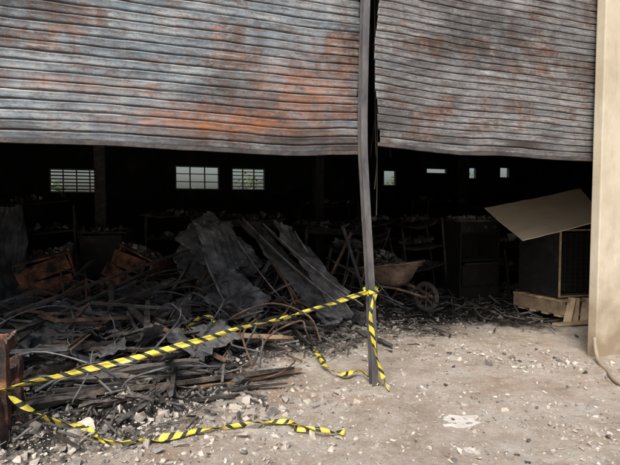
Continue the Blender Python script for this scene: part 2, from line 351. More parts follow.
# ---------------------------------------------------------------- shutters (flat slats with a narrow rolled interlock)
def shutter(name,u0,u1,zb,cool,seed,dents):
    zt=4.02;pitch=.066;ns_=int((zt-2.08)/pitch);nu=int((u1-u0)/.02)
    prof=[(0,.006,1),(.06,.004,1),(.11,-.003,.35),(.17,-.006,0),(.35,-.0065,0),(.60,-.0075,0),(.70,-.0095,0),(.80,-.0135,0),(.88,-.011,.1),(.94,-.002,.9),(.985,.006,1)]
    me=bpy.data.meshes.new(name);vs=[];uv=[];gr=[];fs=[]
    rnd=random.Random(seed)
    sl_l=[rnd.uniform(0,.02) for _ in range(ns_)];sl_r=[rnd.uniform(0,.022) for _ in range(ns_)]
    slv=[rnd.uniform(0,1) for _ in range(ns_)]
    D=[(rnd.uniform(u0,u1),rnd.uniform(2.1,3.6),rnd.uniform(.06,.25),rnd.uniform(.02,.07),rnd.uniform(-.012,.016)) for _ in range(dents)]
    for s in range(ns_):
        for (p,off,g) in prof:
            k=(s+p)/ns_
            for i in range(nu+1):
                t=i/nu
                ua=u0+sl_l[s]+(.035*math.sin(k*7+seed) if seed==2 else 0);ub=u1-sl_r[s]-.018*math.sin(k*9)
                u=ua+(ub-ua)*t
                b_=zb(u)
                z=b_+(zt-b_)*k+.014*(1-k)*ns(u*1.3,k*5,seed)+.005*ns(u*5,s*.9,seed)
                v=.04+off+.045*ns(u*.7,z*.8,seed)+.017*ns(u*2.3,z*3,seed+4)+.005*ns(u*9,s*1.7,seed)
                for (du,dz,su,sz,am) in D:
                    e=((u-du)/su)**2+((z-dz)/sz)**2
                    if e<6: v+=am*math.exp(-e)
                vs.append(F(u,v,z));uv.append((u,z+slv[s]*.15))
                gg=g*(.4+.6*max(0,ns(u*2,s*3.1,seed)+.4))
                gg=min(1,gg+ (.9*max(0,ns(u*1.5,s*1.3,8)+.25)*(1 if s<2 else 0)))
                orr=0
                if seed==1: orr=.95*math.exp(-((u+1.35)/.6)**2-((z-2.24)/.10)**2)+.7*math.exp(-((u+.6)/.4)**2-((z-2.55)/.22)**2)+.5*math.exp(-((u+2.4)/.4)**2-((z-2.45)/.05)**2)
                bk=max(0,min(.75,1.8*ns(u*.8,z*1.1,seed+20)+.05+(.5*sst(2.25,2.06,z))))
                gr+= [gg,max(0,min(1,orr)),bk,1]  # groove darkening, orange rust, soot patches
    W=nu+1;R_=len(vs)//W
    for j in range(R_-1):
        for i in range(nu): fs.append((j*W+i,j*W+i+1,(j+1)*W+i+1,(j+1)*W+i))
    me.from_pydata([tuple(p) for p in vs],[],fs)
    ul=me.uv_layers.new(name='UVMap')
    li=np.empty(len(me.loops),dtype=np.int32);me.loops.foreach_get('vertex_index',li)
    ul.data.foreach_set('uv',np.array(uv)[li].ravel())
    ca=me.color_attributes.new('slat_tint','FLOAT_COLOR','POINT');ca.data.foreach_set('color',gr)
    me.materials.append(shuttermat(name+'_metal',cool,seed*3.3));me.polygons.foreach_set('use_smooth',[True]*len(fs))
    ob=bpy.data.objects.new('slats',me);S.collection.objects.link(ob)
    md=ob.modifiers.new('s','SOLIDIFY');md.thickness=.0015
    par=empty('roller_shutter');ob.parent=par
    mb=MB();nseg=40;W2=[];F2=[]
    for i in range(nseg+1):
        u=u0+.02+(u1-u0-.05)*i/nseg;z=zb(u)-.002
        v=.04+.045*ns(u*.7,z*.8,seed)+.017*ns(u*2.3,z*3,seed+4)
        for dv,dz in((-.022,-.018),(.018,-.018),(.018,-.012),(-.018,-.012),(-.018,.012),(-.022,.012)): W2.append(F(u,v+dv,z+dz+.014*ns(u*1.3,0,seed)+.004*ns(u*9,3,seed)))
    for i in range(nseg):
        for k in range(6): F2.append((i*6+k,i*6+(k+1)%6,i*6+6+(k+1)%6,i*6+6+k))
    mb.add(W2,F2);mb.obj('bottom_rail',['rail'],parent=par)
    return par
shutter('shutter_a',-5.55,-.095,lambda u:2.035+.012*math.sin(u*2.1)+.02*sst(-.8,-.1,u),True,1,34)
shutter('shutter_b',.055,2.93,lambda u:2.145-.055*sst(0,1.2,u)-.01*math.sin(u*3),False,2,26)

# post
mb=MB();prof=[(-.030,-.03),(.030,-.03),(.030,-.023),(.005,-.023),(.005,.028),(.030,.028),(.030,.035),(-.030,.035),(-.030,.028),(-.005,.028),(-.005,-.023),(-.030,-.023)]
pp=[(.015,0,-.1),(.01,0,.1),(-.03,-.004,.86),(-.07,0,1.5),(-.105,.006,2.1),(-.105,0,2.8),(-.09,0,3.4),(-.09,0,3.95)]
pp=cat(pp,6);vs=[];fs=[]
for p in pp:
    for a,b_ in prof: vs.append(F(p[0]+a+.003*ns(p[2]*3,4),p[1]+b_-.03+.003*ns(p[2]*5,0),p[2]))
for i in range(len(pp)-1):
    for k in range(12): fs.append((i*12+k,i*12+(k+1)%12,i*12+12+(k+1)%12,i*12+12+k))
mb.add(vs,fs)
mb.obj('steel_post',['post'])
mb=MB();fbox(mb,2.955,2.998,-.02,.1,0,3.94);fbox(mb,2.90,2.9545,.085,.095,0,3.94);mb.obj('shutter_guide_channel',['rustm'])

# ---------------------------------------------------------------- rubble
tmpl=[]
for i in range(18):
    bm=bmesh.new();fl=.3 if i%3==0 else .7
    for k in range(11): bm.verts.new((random.uniform(-1,1),random.uniform(-.8,.8)*random.choice((1,.6)),random.uniform(-fl,fl)))
    r=bmesh.ops.convex_hull(bm,input=bm.verts)
    bmesh.ops.delete(bm,geom=[g for g in bm.verts if not g.link_faces],context='VERTS')
    bm.verts.index_update();bmesh.ops.recalc_face_normals(bm,faces=bm.faces)
    tmpl.append((np.array([v.co[:] for v in bm.verts]),[tuple(v.index for v in f.verts) for f in bm.faces]));bm.free()
def chunk(mb,x,y,z,s,mi=0,flat=1.0):
    V,Fc=random.choice(tmpl);R=np.array(Euler((random.uniform(-.5,.5),random.uniform(-.5,.5),random.uniform(0,6.28))).to_matrix())
    P=(V*np.array([1,1,flat]))@R.T*s+np.array([x,y,z]);mb.add([tuple(p) for p in P],Fc,mi)
mb=MB()
def lsize(a,b_): return a*(b_/a)**(random.random()**2.6)
cnt=0
while cnt<10000:
    y=random.uniform(2.6,7.2);x=random.uniform(-.75*y-.3,.72*y+.3)
    u,v=UV(x,y);a=ashf(x,y)
    if (u>2.45 and v>-.3): continue
    dens=.15+1.3*max(0,ns(x*1.3,y*1.3,20)+.1)+.8*math.exp(-((a-.45)/.3)**2)+(.9 if x<-.2 and y<4.3 else 0)+ .6*math.exp(-((u-2.5)/.3)**2)
    if a>.9: dens*=.3
    if random.random()>dens*.6: continue
    s=lsize(.0035,.03)
    chunk(mb,x,y,gh(x,y)+s*.1,s,0 if random.random()<.86 else 1);cnt+=1
for cx,cy,r,n_,s0,s1 in[(-1.3,3.6,.7,190,.012,.07),(-.5,3.9,.5,150,.012,.065),(.0,4.2,.5,110,.01,.055),(1.7,5.5,.7,130,.01,.05),(.9,6.3,.6,140,.015,.07),(2.3,5.1,.5,120,.01,.045),(2.2,3.5,.6,100,.01,.035),(1.5,4.1,.8,110,.01,.035),(0.2,6.1,.5,130,.02,.07),(-.1,3.35,.6,90,.01,.05),(-.7,5.0,.6,90,.015,.05),(1.15,3.75,.25,60,.01,.035),(1.1,3.2,.3,60,.01,.035),(-1.6,3.3,.5,70,.02,.075),(.3,5.4,.5,90,.01,.05)]:
    for _ in range(n_):
        x=random.gauss(cx,r*.6);y=random.gauss(cy,r*.35);s=lsize(s0,s1)
        u,v=UV(x,y)
        if u>2.45 and v>-.3: continue
        chunk(mb,x,y,gh(x,y)+s*.2,s,0 if random.random()<.8 else 1)
mb.obj('concrete_rubble',['conc','greydeb'])
for (cx,cy,sx,sy,rz) in[(1.12,3.76,.15,.11,.3),(1.05,3.3,.10,.06,-.1)]:
    k=30
    so=random.uniform(0,50);rad=[1+.45*ns(math.cos(6.283*i/k)*1.7+so,math.sin(6.283*i/k)*1.7)+random.uniform(-.08,.08) for i in range(k)]
    pt=[(sx*rad[i]*math.cos(6.283*i/k),sy*rad[i]*math.sin(6.283*i/k)) for i in range(k)]
    mb=MB();R=Matrix.Rotation(rz,3,'Z');g=gh(cx,cy)
    mb.add([R@Vector((a,b_,z))+Vector((cx,cy,g)) for z in(-.02,.007) for a,b_ in pt],[tuple(range(k-1,-1,-1)),tuple(range(k,2*k))]+[(i,(i+1)%k,k+(i+1)%k,k+i) for i in range(k)])
    mb.obj('plaster_slab',['slab'])

mb=MB();cnt=0
while cnt<12000:
    y=random.uniform(3.2,12.5);x=random.uniform(-.68*y-.3,.62*y)
    u,v=UV(x,y);a=ashf(x,y)
    if v>8.8 or v<-.9 or (u>2.5 and v<.3): continue
    if random.random()>a*1.1+.02: continue
    s=lsize(.006,.05)*(1 if v<3 else 1.5)
    chunk(mb,x,y,gh(x,y)+s*.3,s,0 if random.random()<(.66 if v<3.5 else .75) else 1, random.choice((1,.4,.25)));cnt+=1
cnt=0
while cnt<2400:
    y=random.uniform(3.2,9);x=random.uniform(-.65*y,.5*y);a=ashf(x,y)
    if random.random()>a: continue
    u,v=UV(x,y)
    if v<-.7 or u>2.4 and v<.3: continue
    L=random.uniform(.05,.25);th=random.uniform(0,3.14);z=gh(x,y)+random.uniform(.005,.05);tz=random.gauss(0,.25)
    d=Vector((math.cos(th),math.sin(th),tz))*L/2;c=Vector((x,y,z+abs(tz)*L/2))
    beam(mb,c-d,c+d,random.uniform(.006,.025),random.uniform(.004,.012),0 if random.random()<.8 else 1,roll=random.random());cnt+=1
mb.obj('charred_debris',['darkdeb','greydeb'])

# ---------------------------------------------------------------- charred timber pile
mb=MB()
hand=[((-2.3,4.27,.36),(-1.19,5.6,.30),.06,.04,0),((-2.76,4.6,.60),(-1.63,7.0,1.0),.04,.03,1),((-2.76,4.6,.42),(-1.98,6.8,.80),.045,.035,0),
((-1.95,6.5,.15),(-1.52,6.6,.90),.10,.03,1),((-1.7,6.2,.1),(-1.3,6.5,.8),.07,.03,1),((-1.97,5.5,.45),(-1.19,4.4,.06),.035,.025,0),
((-.44,6.5,.3),(.15,5.1,.03),.05,.035,0),((-2.6,5.2,.22),(-.8,5.4,.27),.07,.04,0),
((-2.9,5.6,.42),(-.9,6.1,.38),.06,.04,0),((-1.2,5.9,.1),(-.6,6.6,.7),.06,.04,0),
((-2.1,4.8,.08),(-1.0,4.9,.2),.08,.04,1),((-3.2,6.2,.3),(-1.4,6.6,.7),.05,.04,0),((-1.6,5.2,.12),(-.3,5.9,.33),.07,.035,0),
((-1.0,5.3,.08),(-.2,5.7,.2),.06,.035,1),((.2,6.6,.2),(.9,5.6,.05),.05,.03,0),((-1.55,4.4,.2),(-1.45,5.6,.1),.05,.04,0),((-2.0,3.95,.16),(-.7,4.75,.10),.05,.035,0),
((-2.5,4.0,.22),(-.9,4.5,.12),.07,.035,1),((-2.4,4.5,.35),(-.9,4.95,.2),.06,.03,1),((-1.9,3.75,.05),(-.6,4.15,.05),.06,.03,0),((-1.5,4.05,.05),(-.2,4.4,.06),.05,.03,0)]
for p,q,w,h,mi in hand: beam(mb,p,q,w,h,mi,jit=.004,roll=random.uniform(-.4,.4),seg=12,bend=random.uniform(0,.04),char=.03)
cnt=0
while cnt<150:
    u=random.uniform(-4.2,.7);v=random.uniform(.05,4.2)
    p=F(u,v)
    if p.x>.5 or (u>-.9 and v<1.3): continue
    L=random.uniform(.2,1.1);th=random.gauss(.3,1.0);el=random.gauss(.02,.16) if random.random()<.92 else random.uniform(.4,.9)
    d=Vector((math.cos(th)*math.cos(el),math.sin(th)*math.cos(el),math.sin(el)))*L/2
    z0=gh(p.x,p.y)+abs(d.z)+random.uniform(.02,.16 if v>1 else .07)
    c=Vector((p.x,p.y,z0));q0,q1=c-d,c+d
    if not all(UV(q.x,q.y)[1]>-.3 for q in(q0,q1)): continue
    beam(mb,q0,q1,random.uniform(.02,.08),random.uniform(.015,.04),0 if random.random()<.84 else 1,jit=.005,roll=random.uniform(-.6,.6),seg=10,char=.05);cnt+=1
mb.obj('charred_timber_pile',['char','ashwood'])
mb=MB()
for _ in range(190):
    u=random.uniform(-4,1.0);v=random.uniform(.3,4.6);p=F(u,v)
    if u>-.9 and v<1.5: continue
    L=random.uniform(.5,1.6);th=random.uniform(0,6.28);z=gh(p.x,p.y)+.05;hh=random.uniform(.05,.4)
    pts=[p+Vector((math.cos(th)*L*k/4+random.gauss(0,.06),math.sin(th)*L*k/4+random.gauss(0,.06),z+hh*math.sin(k*.8))) for k in range(5)]
    if min(UV(q.x,q.y)[1] for q in pts)<0: continue
    tube(mb,cat(pts,4),random.uniform(.005,.012),random.choice((0,0,1)),6)
for p,q in[((-2.6,5.0,.1),(-2.1,4.9,.65)),((-2.1,4.9,.65),(-1.3,5.3,.5)),((-1.3,5.3,.5),(-1.4,5.2,.05)),((-.9,6.0,.2),(-.5,6.5,.9)),((-.5,6.5,.9),(.0,6.2,.2)),((-1.7,4.6,.05),(-1.5,4.9,.45)),((-1.5,4.9,.45),(-.8,4.8,.12)),((.1,7.0,.2),(.6,7.3,1.2)),((.45,7.3,1.3),(.8,6.9,.15)),((-2.3,4.6,.3),(-1.5,4.35,.1)),((-2.2,4.9,.3),(-1.4,4.65,.1)),((-2.3,4.6,.3),(-2.2,4.9,.3)),((-1.9,4.47,.2),(-1.8,4.77,.2)),((-1.5,4.35,.1),(-1.4,4.65,.1))]:
    angle(mb,p,q,.035,.005,random.choice((0,1)),random.random())
# racked rectangular angle frames lying in the heap
for _ in range(9):
    u=random.uniform(-3.6,-.4);v=random.uniform(1.0,3.2);p=F(u,v);R=Euler((random.uniform(-.45,.45),random.uniform(-.35,.35),random.uniform(0,3.1))).to_matrix()
    w,h=random.uniform(.5,1.1),random.uniform(.3,.5);c=Vector((p.x,p.y,gh(p.x,p.y)+.25))
    cs=[c+R@Vector((a*w/2,b_*h/2,random.uniform(-.04,.04))) for a,b_ in((-1,-1),(1,-1),(1,1),(-1,1))]
    for i in range(4): angle(mb,cs[i],cs[(i+1)%4],.03,.004,random.choice((0,0,1)))
    angle(mb,(cs[0]+cs[1])/2,(cs[2]+cs[3])/2,.025,.004,0)
mb.obj('bent_steel_frames',['sheet','rustm'])

# burnt metal chair frame standing behind the heap, beside the wheelbarrow
def chair(name,c,rot,tilt):
    mb=MB();R=(Matrix.Rotation(rot,3,'Z')@Euler(tilt).to_matrix());c=Vector(c)
    def L(x,y,z): return c+R@Vector((x,y,z))
    for s in(-.2,.2):
        tube(mb,cat([L(s,.22,0),L(s,.20,.42),L(s*.98,.24,.65),L(s*.95,.30,.88)],5),.011,0,8)
        tube(mb,cat([L(s,-.22,0),L(s,-.20,.25),L(s,-.2,.44)],5),.011,0,8);tube(mb,[L(s,-.2,.44),L(s,.2,.43)],.011,0,8)
        tube(mb,[L(s,-.21,.18),L(s,.21,.18)],.008,0,6)
    for y,z in((-.2,.44),(.2,.43),(-.21,.2)): tube(mb,[L(-.2,y,z),L(.2,y,z)],.010,0,8)
    for y,z in((.28,.82),(.25,.68)): tube(mb,[L(-.19,y,z),L(.19,y,z)],.010,0,8)
    for k in range(6): tube(mb,[L(-.16+.064*k,-.2,.44),L(-.16+.064*k,.2,.43)],.003,0,5)
    return mb.obj(name,['rustm'])
chair('burnt_chair_frame',(.72,7.5,gh(.72,7.5)),.6,(.1,.2,0))
chair('burnt_chair_frame',(.95,8.2,gh(.95,8.2)+.3),2.2,(.9,.3,0))
chair('burnt_chair_frame',(-2.6,6.0,gh(-2.6,6.0)),1.0,(-.5,.4,0))

def plank(p,q,w,h,k,roll=0):
    mb=MB();beam(mb,p,q,w,h,0,jit=.004,roll=roll,seg=14,bend=.01,char=.012);return mb.obj('wooden_plank',[k],bevel=.003)
plank((-1.42,5.35,.27),(-.17,5.17,.25),.16,.045,'wood',.4)
plank((-2.4,3.76,.12),(-.15,4.62,.12),.10,.04,'ashwood',.3)
plank((-1.0,4.25,.07),(-.1,4.75,.07),.08,.03,'wood',.1)
plank((-1.9,4.35,.16),(-1.1,4.1,.05),.07,.03,'ashwood',.3)

Q=[((-1.85,7.0,1.15),(-1.42,7.3,1.5),(-.6,7.0,.83),(-1.0,6.6,.55)),
((-1.56,6.9,1.33),(-1.1,7.2,1.40),(-.82,6.8,.8),(-1.25,6.45,.72)),
((-.98,7.0,1.42),(-.72,7.2,1.38),(.2,6.35,.5),(-.08,6.15,.45)),
((-.5,6.8,1.36),(-.25,6.95,1.32),(.47,6.2,.5),(.25,6.0,.38)),
((-1.45,6.5,.7),(-.85,6.6,.8),(-.8,6.2,.35),(-1.3,6.1,.3)),
((-1.2,6.3,.65),(-1.0,6.35,.85),(-.45,6.0,.5),(-.75,5.8,.3)),
((-.3,6.4,.7),(.1,6.6,.8),(.5,6.0,.28),(.2,5.85,.2)),
((-2.0,7.4,.9),(-1.6,7.6,1.3),(-1.2,7.2,.7),(-1.7,7.0,.4)),
((-2.6,6.6,.55),(-1.9,6.8,.65),(-1.8,6.2,.3),(-2.5,6.0,.25)),
((-1.9,5.9,.45),(-1.4,6.0,.55),(-1.3,5.6,.2),(-1.9,5.5,.2)),
((-2.8,4.9,.35),(-2.4,5.1,.4),(-2.2,4.7,.2),(-2.6,4.5,.2))]
mb=MB()
for i,q in enumerate(Q): sheetq(mb,*q,cr=.07,n=18,corr=.005 if i%3==1 else 0)
for _ in range(120):
    u=random.uniform(-3.8,.8);v=random.uniform(.8,4.5);p=F(u,v)
    if u>-.9 and v<1.6: continue
    w,h=random.uniform(.15,.5),random.uniform(.1,.4);R=Euler((random.uniform(-.9,.9),random.uniform(-.6,.6),random.uniform(0,6.28))).to_matrix()
    c=Vector((p.x,p.y,gh(p.x,p.y)+.08+.12*random.random()))
    sheetq(mb,*[c+R@Vector(t) for t in((-w/2,-h/2,0),(w/2,-h/2,0),(w/2,h/2,0),(-w/2,h/2,0))],cr=.09,n=8)
mb.obj('crumpled_sheet_metal',['sheet'],solid=.004)
mb=MB()
for p,q in[((-.9,6.9,1.42),(.35,6.05,.42)),((-.62,6.75,1.36),(.62,6.0,.42)),((-1.3,6.4,.95),(-.9,6.0,.3)),((-1.05,6.8,1.3),(-.35,6.1,.5)),((-.2,6.8,1.25),(.5,6.3,.3))]:
    beam(mb,p,q,.08,.015,0,jit=.003,roll=.7,seg=12,bend=.05,char=.01)
mb.obj('grey_metal_strips',[pmat('grey_flashing',[(.3,(.06,.06,.065)),(.5,(.22,.21,.20)),(.7,(.42,.38,.34))],7,rough=.5,metal=.3,ash=.4)])

# ---------------------------------------------------------------- back-of-room burnt furniture
def table(name,c,rot,w,d,h,mats=('char','greydeb','darkdeb'),tilt=(0,0),shelf=True):
    mb=MB();R=(Matrix.Rotation(rot,3,'Z')@Euler((tilt[0],tilt[1],0)).to_matrix());c=Vector(c)
    def L(x,y,z): return c+R@Vector((x,y,z))
    beam(mb,L(-w/2,0,h),L(w/2,0,h),d,.03,0,jit=.008,seg=9,bend=.04)
    for a in(-1,1):
        for b_ in(-1,1): beam(mb,L(a*(w/2-.05),b_*(d/2-.05),0),L(a*(w/2-.05),b_*(d/2-.05),h-.02),.05,.05,0,jit=.004,seg=8,char=.03)
        beam(mb,L(-w/2+.05,a*(d/2-.05),h-.08),L(w/2-.05,a*(d/2-.05),h-.08),.03,.08,0,jit=.002)
    if shelf: beam(mb,L(-w/2+.05,0,h*.35),L(w/2-.05,0,h*.35),d-.1,.02,0,jit=.006,seg=6,bend=.06)
    for _ in range(90):
        p=L(random.uniform(-w/2,w/2),random.uniform(-d/2,d/2),h+random.uniform(.0,.09));chunk(mb,p.x,p.y,p.z,random.uniform(.02,.09),random.choice((1,2,2)))
    return mb.obj(name,list(mats))
def shelf(name,c,rot,w,d,h,n=4,mats=('char','greydeb','darkdeb'),tilt=(0,0)):
    tilt=(tilt[0]+random.uniform(-.07,.07),tilt[1]+random.uniform(-.12,.12))
    mb=MB();R=(Matrix.Rotation(rot,3,'Z')@Euler((tilt[0],tilt[1],0)).to_matrix());c=Vector(c)
    def L(x,y,z): return c+R@Vector((x,y,z))
    for a in(-1,1):
        for b_ in(-1,1):
            j=random.uniform(-.1,.1);mid=L(a*w/2+j*.4,b_*d/2,h*.55)
            angle(mb,L(a*w/2,b_*d/2,0),mid,.03,.004,0);angle(mb,mid,L(a*w/2+j,b_*d/2,h*random.uniform(.85,1)),.03,.004,0)
    for k in range(n):
        z=.12+(h-.15)*k/(n-1);beam(mb,L(-w/2,0,z+random.uniform(-.05,.05)),L(w/2,0,z+random.uniform(-.08,.05)),d,.02,0,jit=.010,seg=7,bend=random.uniform(.02,.12))
        for _ in range(26):
            s=random.uniform(.03,.11);p=L(random.uniform(-w/2+.1,w/2-.1),random.uniform(-d/3,d/3),z+s*.5)
            chunk(mb,p.x,p.y,p.z,s,random.choice((0,2,2,1)))
    return mb.obj(name,list(mats))
table('burnt_workbench',(-1.3,9.3,.1),.3,1.6,.7,1.25)
table('burnt_workbench',(.3,9.3,.1),.45,1.3,.7,1.1,tilt=(0,.06))
table('burnt_table',(.6,8.1,.05),.9,.9,.6,.85,tilt=(.12,.2))
shelf('burnt_shelving',(-4.3,8.0,.1),.2,1.4,.45,1.6)
shelf('burnt_shelving',(-4.6,6.6,.0),1.2,1.0,.4,1.55)
shelf('burnt_shelving',(2.9,11.2,.0),.4,1.6,.5,1.7)
shelf('burnt_shelving',(.4,11.0,.1),.4,1.4,.5,1.55)
shelf('burnt_shelving',(4.6,9.9,.0),.35,1.2,.5,1.6)
shelf('burnt_shelving',(1.2,9.6,.0),.3,.9,.5,1.35)
shelf('burnt_shelving',(-2.3,9.0,.1),.3,1.1,.5,1.35)
def drawers(name,c,rot,w,d,h,n,mats,tilt=(0,0)):
    mb=MB();R=(Matrix.Rotation(rot,3,'Z')@Euler((tilt[0],tilt[1],0)).to_matrix());c=Vector(c)
    def L(x,y,z): return c+R@Vector((x,y,z))
    t=.025
    box(mb,L(-w/2+t/2,0,h/2),(t,d,h),R,0);box(mb,L(w/2-t/2,0,h/2),(t,d,h),R,0);box(mb,L(0,0,h+t/2),(w+.04,d+.04,t),R,0)
    box(mb,L(0,d/2-t/2,h/2),(w-2*t,t,h),R,1);box(mb,L(0,0,.04),(w-2*t,d-2*t,t),R,0)
    for k in range(n):
        z=.08+(h-.1)*(k+.5)/n;o=random.choice((.04,.1,.18,-.04))
        box(mb,L(0,-d/2-.004-o,z),(w-2*t-.01,.02,(h-.1)/n-.015),R@Matrix.Rotation(random.uniform(-.16,.16),3,'Y'),0)
        box(mb,L(0,-o,z-(h-.1)/n/2+.02),(w-2*t-.03,d-.06,.01),R,1)
    for _ in range(50):
        p=L(random.uniform(-w/2,w/2),random.uniform(-d/2,d/2),h+.05);chunk(mb,p.x,p.y,p.z,random.uniform(.02,.08),random.choice((2,3)))
    return mb.obj(name,list(mats)+['greydeb','darkdeb'],bevel=.003)
M['redwood2']=pmat('scorched_red_paint',[(0.40,(.018,.012,.010)),(0.50,(.15,.06,.035)),(0.64,(.36,.16,.09))],5,rough=.8,bump=.6,bscale=40,ash=.4)
drawers('scorched_drawer_unit',(-3.6,7.4,.12),.25,.75,.5,.78,3,('redwood2','black'),(.12,-.24))
drawers('scorched_drawer_unit',(-2.75,7.6,.15),-.3,.6,.5,.78,3,('redwood2','black'),(-.15,.4))
drawers('scorched_cabinet',(-3.3,8.4,.1),.1,.7,.5,1.05,2,('char','black'))
mb=MB()
for k in range(7):
    x=-4.0-.13*k;sheetq(mb,(x,6.55+.02*k,.05),(x+.12,7.1,.05),(x+.02,7.15,1.6-.07*k),(x-.12,6.6,1.55-.05*k),cr=.05,n=12)
mb.obj('leaning_panels',['sheet'],solid=.02)

# burnt stove
mb=MB();R=Matrix.Rotation(.25,3,'Z');c=Vector((2.7,8.7,.03))
def L(x,y,z): return c+R@Vector((x,y,z))
w,d,h=.72,.62,1.3
for a in(-1,1): box(mb,L(a*(w/2-.012),0,h/2),(.024,d,h),R,0)
box(mb,L(0,d/2-.012,h/2),(w-.048,.024,h),R,0);box(mb,L(0,0,h+.015),(w+.05,d+.05,.03),R,1)
box(mb,L(0,-d/2+.014,.12),(w-.05,.028,.2),R,0);box(mb,L(0,-d/2+.014,h-.09),(w-.05,.028,.17),R,0)
box(mb,L(0,0,.24),(w-.05,d-.03,.02),R,0);box(mb,L(0,0,.66),(w-.05,d-.03,.015),R,0);box(mb,L(0,0,h-.19),(w-.05,d-.03,.015),R,0)
for k in range(4):
    p=L(-.24+.16*k,-d/2-.012,h-.09);tube(mb,[p,p+R@Vector((0,-.03,0))],.025,1,10)
beam(mb,L(-.3,-d/2-.04,.62),L(.3,-d/2-.04,.62),.02,.02,1)
for s in(-.24,.24): beam(mb,L(s,-d/2-.04,.62),L(s,-d/2+.02,.62),.02,.02,1)
box(mb,L(0,-d/2+.0,.43),(w-.08,.02,.34),R,0)
for _ in range(70):
    p=L(random.uniform(-.3,.3),random.uniform(-.25,.25),h+.05);chunk(mb,p.x,p.y,p.z,random.uniform(.02,.08),2)
mb.obj('burnt_stove',['black','sheet','greydeb'],bevel=.004)
shelf('burnt_cabinet_frame',(1.95,8.9,.02),.2,.7,.5,1.35,4,tilt=(0,-.03))
shelf('burnt_cabinet_frame',(3.6,9.0,.02),.35,.7,.5,1.0,3)

# ---------------------------------------------------------------- wheelbarrow
wb=empty('wheelbarrow')
def wbm(x,y,z):
    a=math.radians(-50);c=Vector((1.10,7.3,gh(1.10,7.3)+.02))
    return c+Matrix.Rotation(a,3,'Z')@Vector((x,y,z))
mb=MB();n=28
vs=[];fs=[]
rr=[(.20,.12,.30),(.27,.17,.30),(.33,.22,.36),(.40,.27,.46),(.47,.315,.57),(.49,.335,.575),(.49,.335,.555)]
for (rx,ry,z) in rr:
    for i in range(n):
        a=2*math.pi*i/n;cx,sx=math.cos(a),math.sin(a)
        ex=.62;X=rx*math.copysign(abs(cx)**ex,cx);Y=ry*math.copysign(abs(sx)**ex,sx)
        zz=z+(.08*(X/.49) if z>.4 else 0)
        zz+=.012*ns(X*5,Y*5,z)
        vs.append(wbm(X+.06*(z-.3)/.27,Y*(1-.12*X/.49),zz))
for j in range(len(rr)-1):
    for i in range(n): fs.append((j*n+i,j*n+(i+1)%n,(j+1)*n+(i+1)%n,(j+1)*n+i))
fs.append(tuple(range(n-1,-1,-1)));mb.add(vs,fs);mb.obj('tub',['tub'],smooth=True,parent=wb,solid=.004)
mb=MB()
for s in(-1,1):
    tube(mb,cat([wbm(.72,s*.07,.2),wbm(.35,s*.16,.27),wbm(-.1,s*.22,.3),wbm(-.55,s*.28,.48),wbm(-.95,s*.3,.6)],6),.016,0,8)
    tube(mb,cat([wbm(-.12,s*.22,.31),wbm(-.30,s*.24,.02),wbm(-.16,s*.24,.0),wbm(.1,s*.19,.28)],5),.013,0,8)
    tube(mb,[wbm(-.8,s*.298,.555),wbm(-.97,s*.3,.605)],.022,1,8)
tube(mb,[wbm(-.26,-.24,.08),wbm(-.26,.24,.08)],.012,0,8);tube(mb,[wbm(.68,-.1,.2),wbm(.68,.1,.2)],.012,0,8)
mb.obj('frame_and_handles',['tub','rubber'],parent=wb)
mb=MB();pts=[wbm(.68+.17*math.cos(a),0,.2+.17*math.sin(a)) for a in np.linspace(0,2*math.pi,25)]
tube(mb,pts,.032,0,8);
for k in range(4):
    a=k*math.pi/4;tube(mb,[wbm(.68-.16*math.cos(a),0,.2-.16*math.sin(a)),wbm(.68+.16*math.cos(a),0,.2+.16*math.sin(a))],.008,1,6)
mb.obj('wheel',['rubber','rustm'],parent=wb)
mb=MB()
for _ in range(200):
    a=random.random()*6.28;r=math.sqrt(random.random());X=.38*r*math.cos(a);Y=.24*r*math.sin(a)
    p=wbm(X,Y,.48+.34*(1-r)*random.uniform(.3,1));chunk(mb,p.x,p.y,p.z,random.uniform(.02,.07),0 if random.random()<.5 else 1)
mb.obj('debris_load',['greydeb','darkdeb'],parent=wb)

# ---------------------------------------------------------------- right: burnt box unit on pallet with board
mb=MB();C0=Vector((3.35,6.9,0));E1=Vector((.80,.20,0));E2=Vector((-.29,.62,0))
z0,z1=.36,1.27;t=.03
def Pq(a,b_,z): return C0+E1*a+E2*b_+Vector((0,0,z))
def pbox(mb,a0,a1,b0,b1,za,zb,mi): mb.add([Pq(a,b_,z) for z in(za,zb) for a,b_ in((a0,b0),(a1,b0),(a1,b1),(a0,b1))],BF,mi)
pbox(mb,.0,1,.0,1,z1-.03,z1,0);pbox(mb,0,1,0,1,z0,z0+.03,0);pbox(mb,0,.03,0,1,z0+.03,z1-.03,0);pbox(mb,.97,1,0,1,z0+.03,z1-.03,0);pbox(mb,.03,.97,.96,1,z0+.03,z1-.03,0)
pbox(mb,.05,.95,.06,.09,z0+.05,z1-.05,0)
pbox(mb,-.01,1.01,-.03,-.0,z1-.018,z1+.004,1);pbox(mb,-.01,1.01,-.03,0,z0-.004,z0+.018,1);pbox(mb,-.01,.012,-.03,0,z0+.018,z1-.018,1);pbox(mb,.985,1.01,-.03,0,z0+.018,z1-.018,1)
for k in range(1,14): 
    z=z0+.03+(z1-z0-.06)*k/14;pbox(mb,.04,.96,.03,.045,z-.004,z+.004,2)
for k in range(1,9): pbox(mb,.03+.94*k/9-.004,.03+.94*k/9+.004,.022,.03,z0+.03,z1-.03,2)
mb.obj('burnt_cooler_unit',['black','palew','black'],bevel=.002)
mb=MB()
for k in range(5): pbox(mb,-.05,1.05,-.12+.26*k,.04+.26*k,.30,.33,0)
for a in(0,.48,.96): pbox(mb,a-.04,a+.04,-.12,1.08,.13,.297,0)
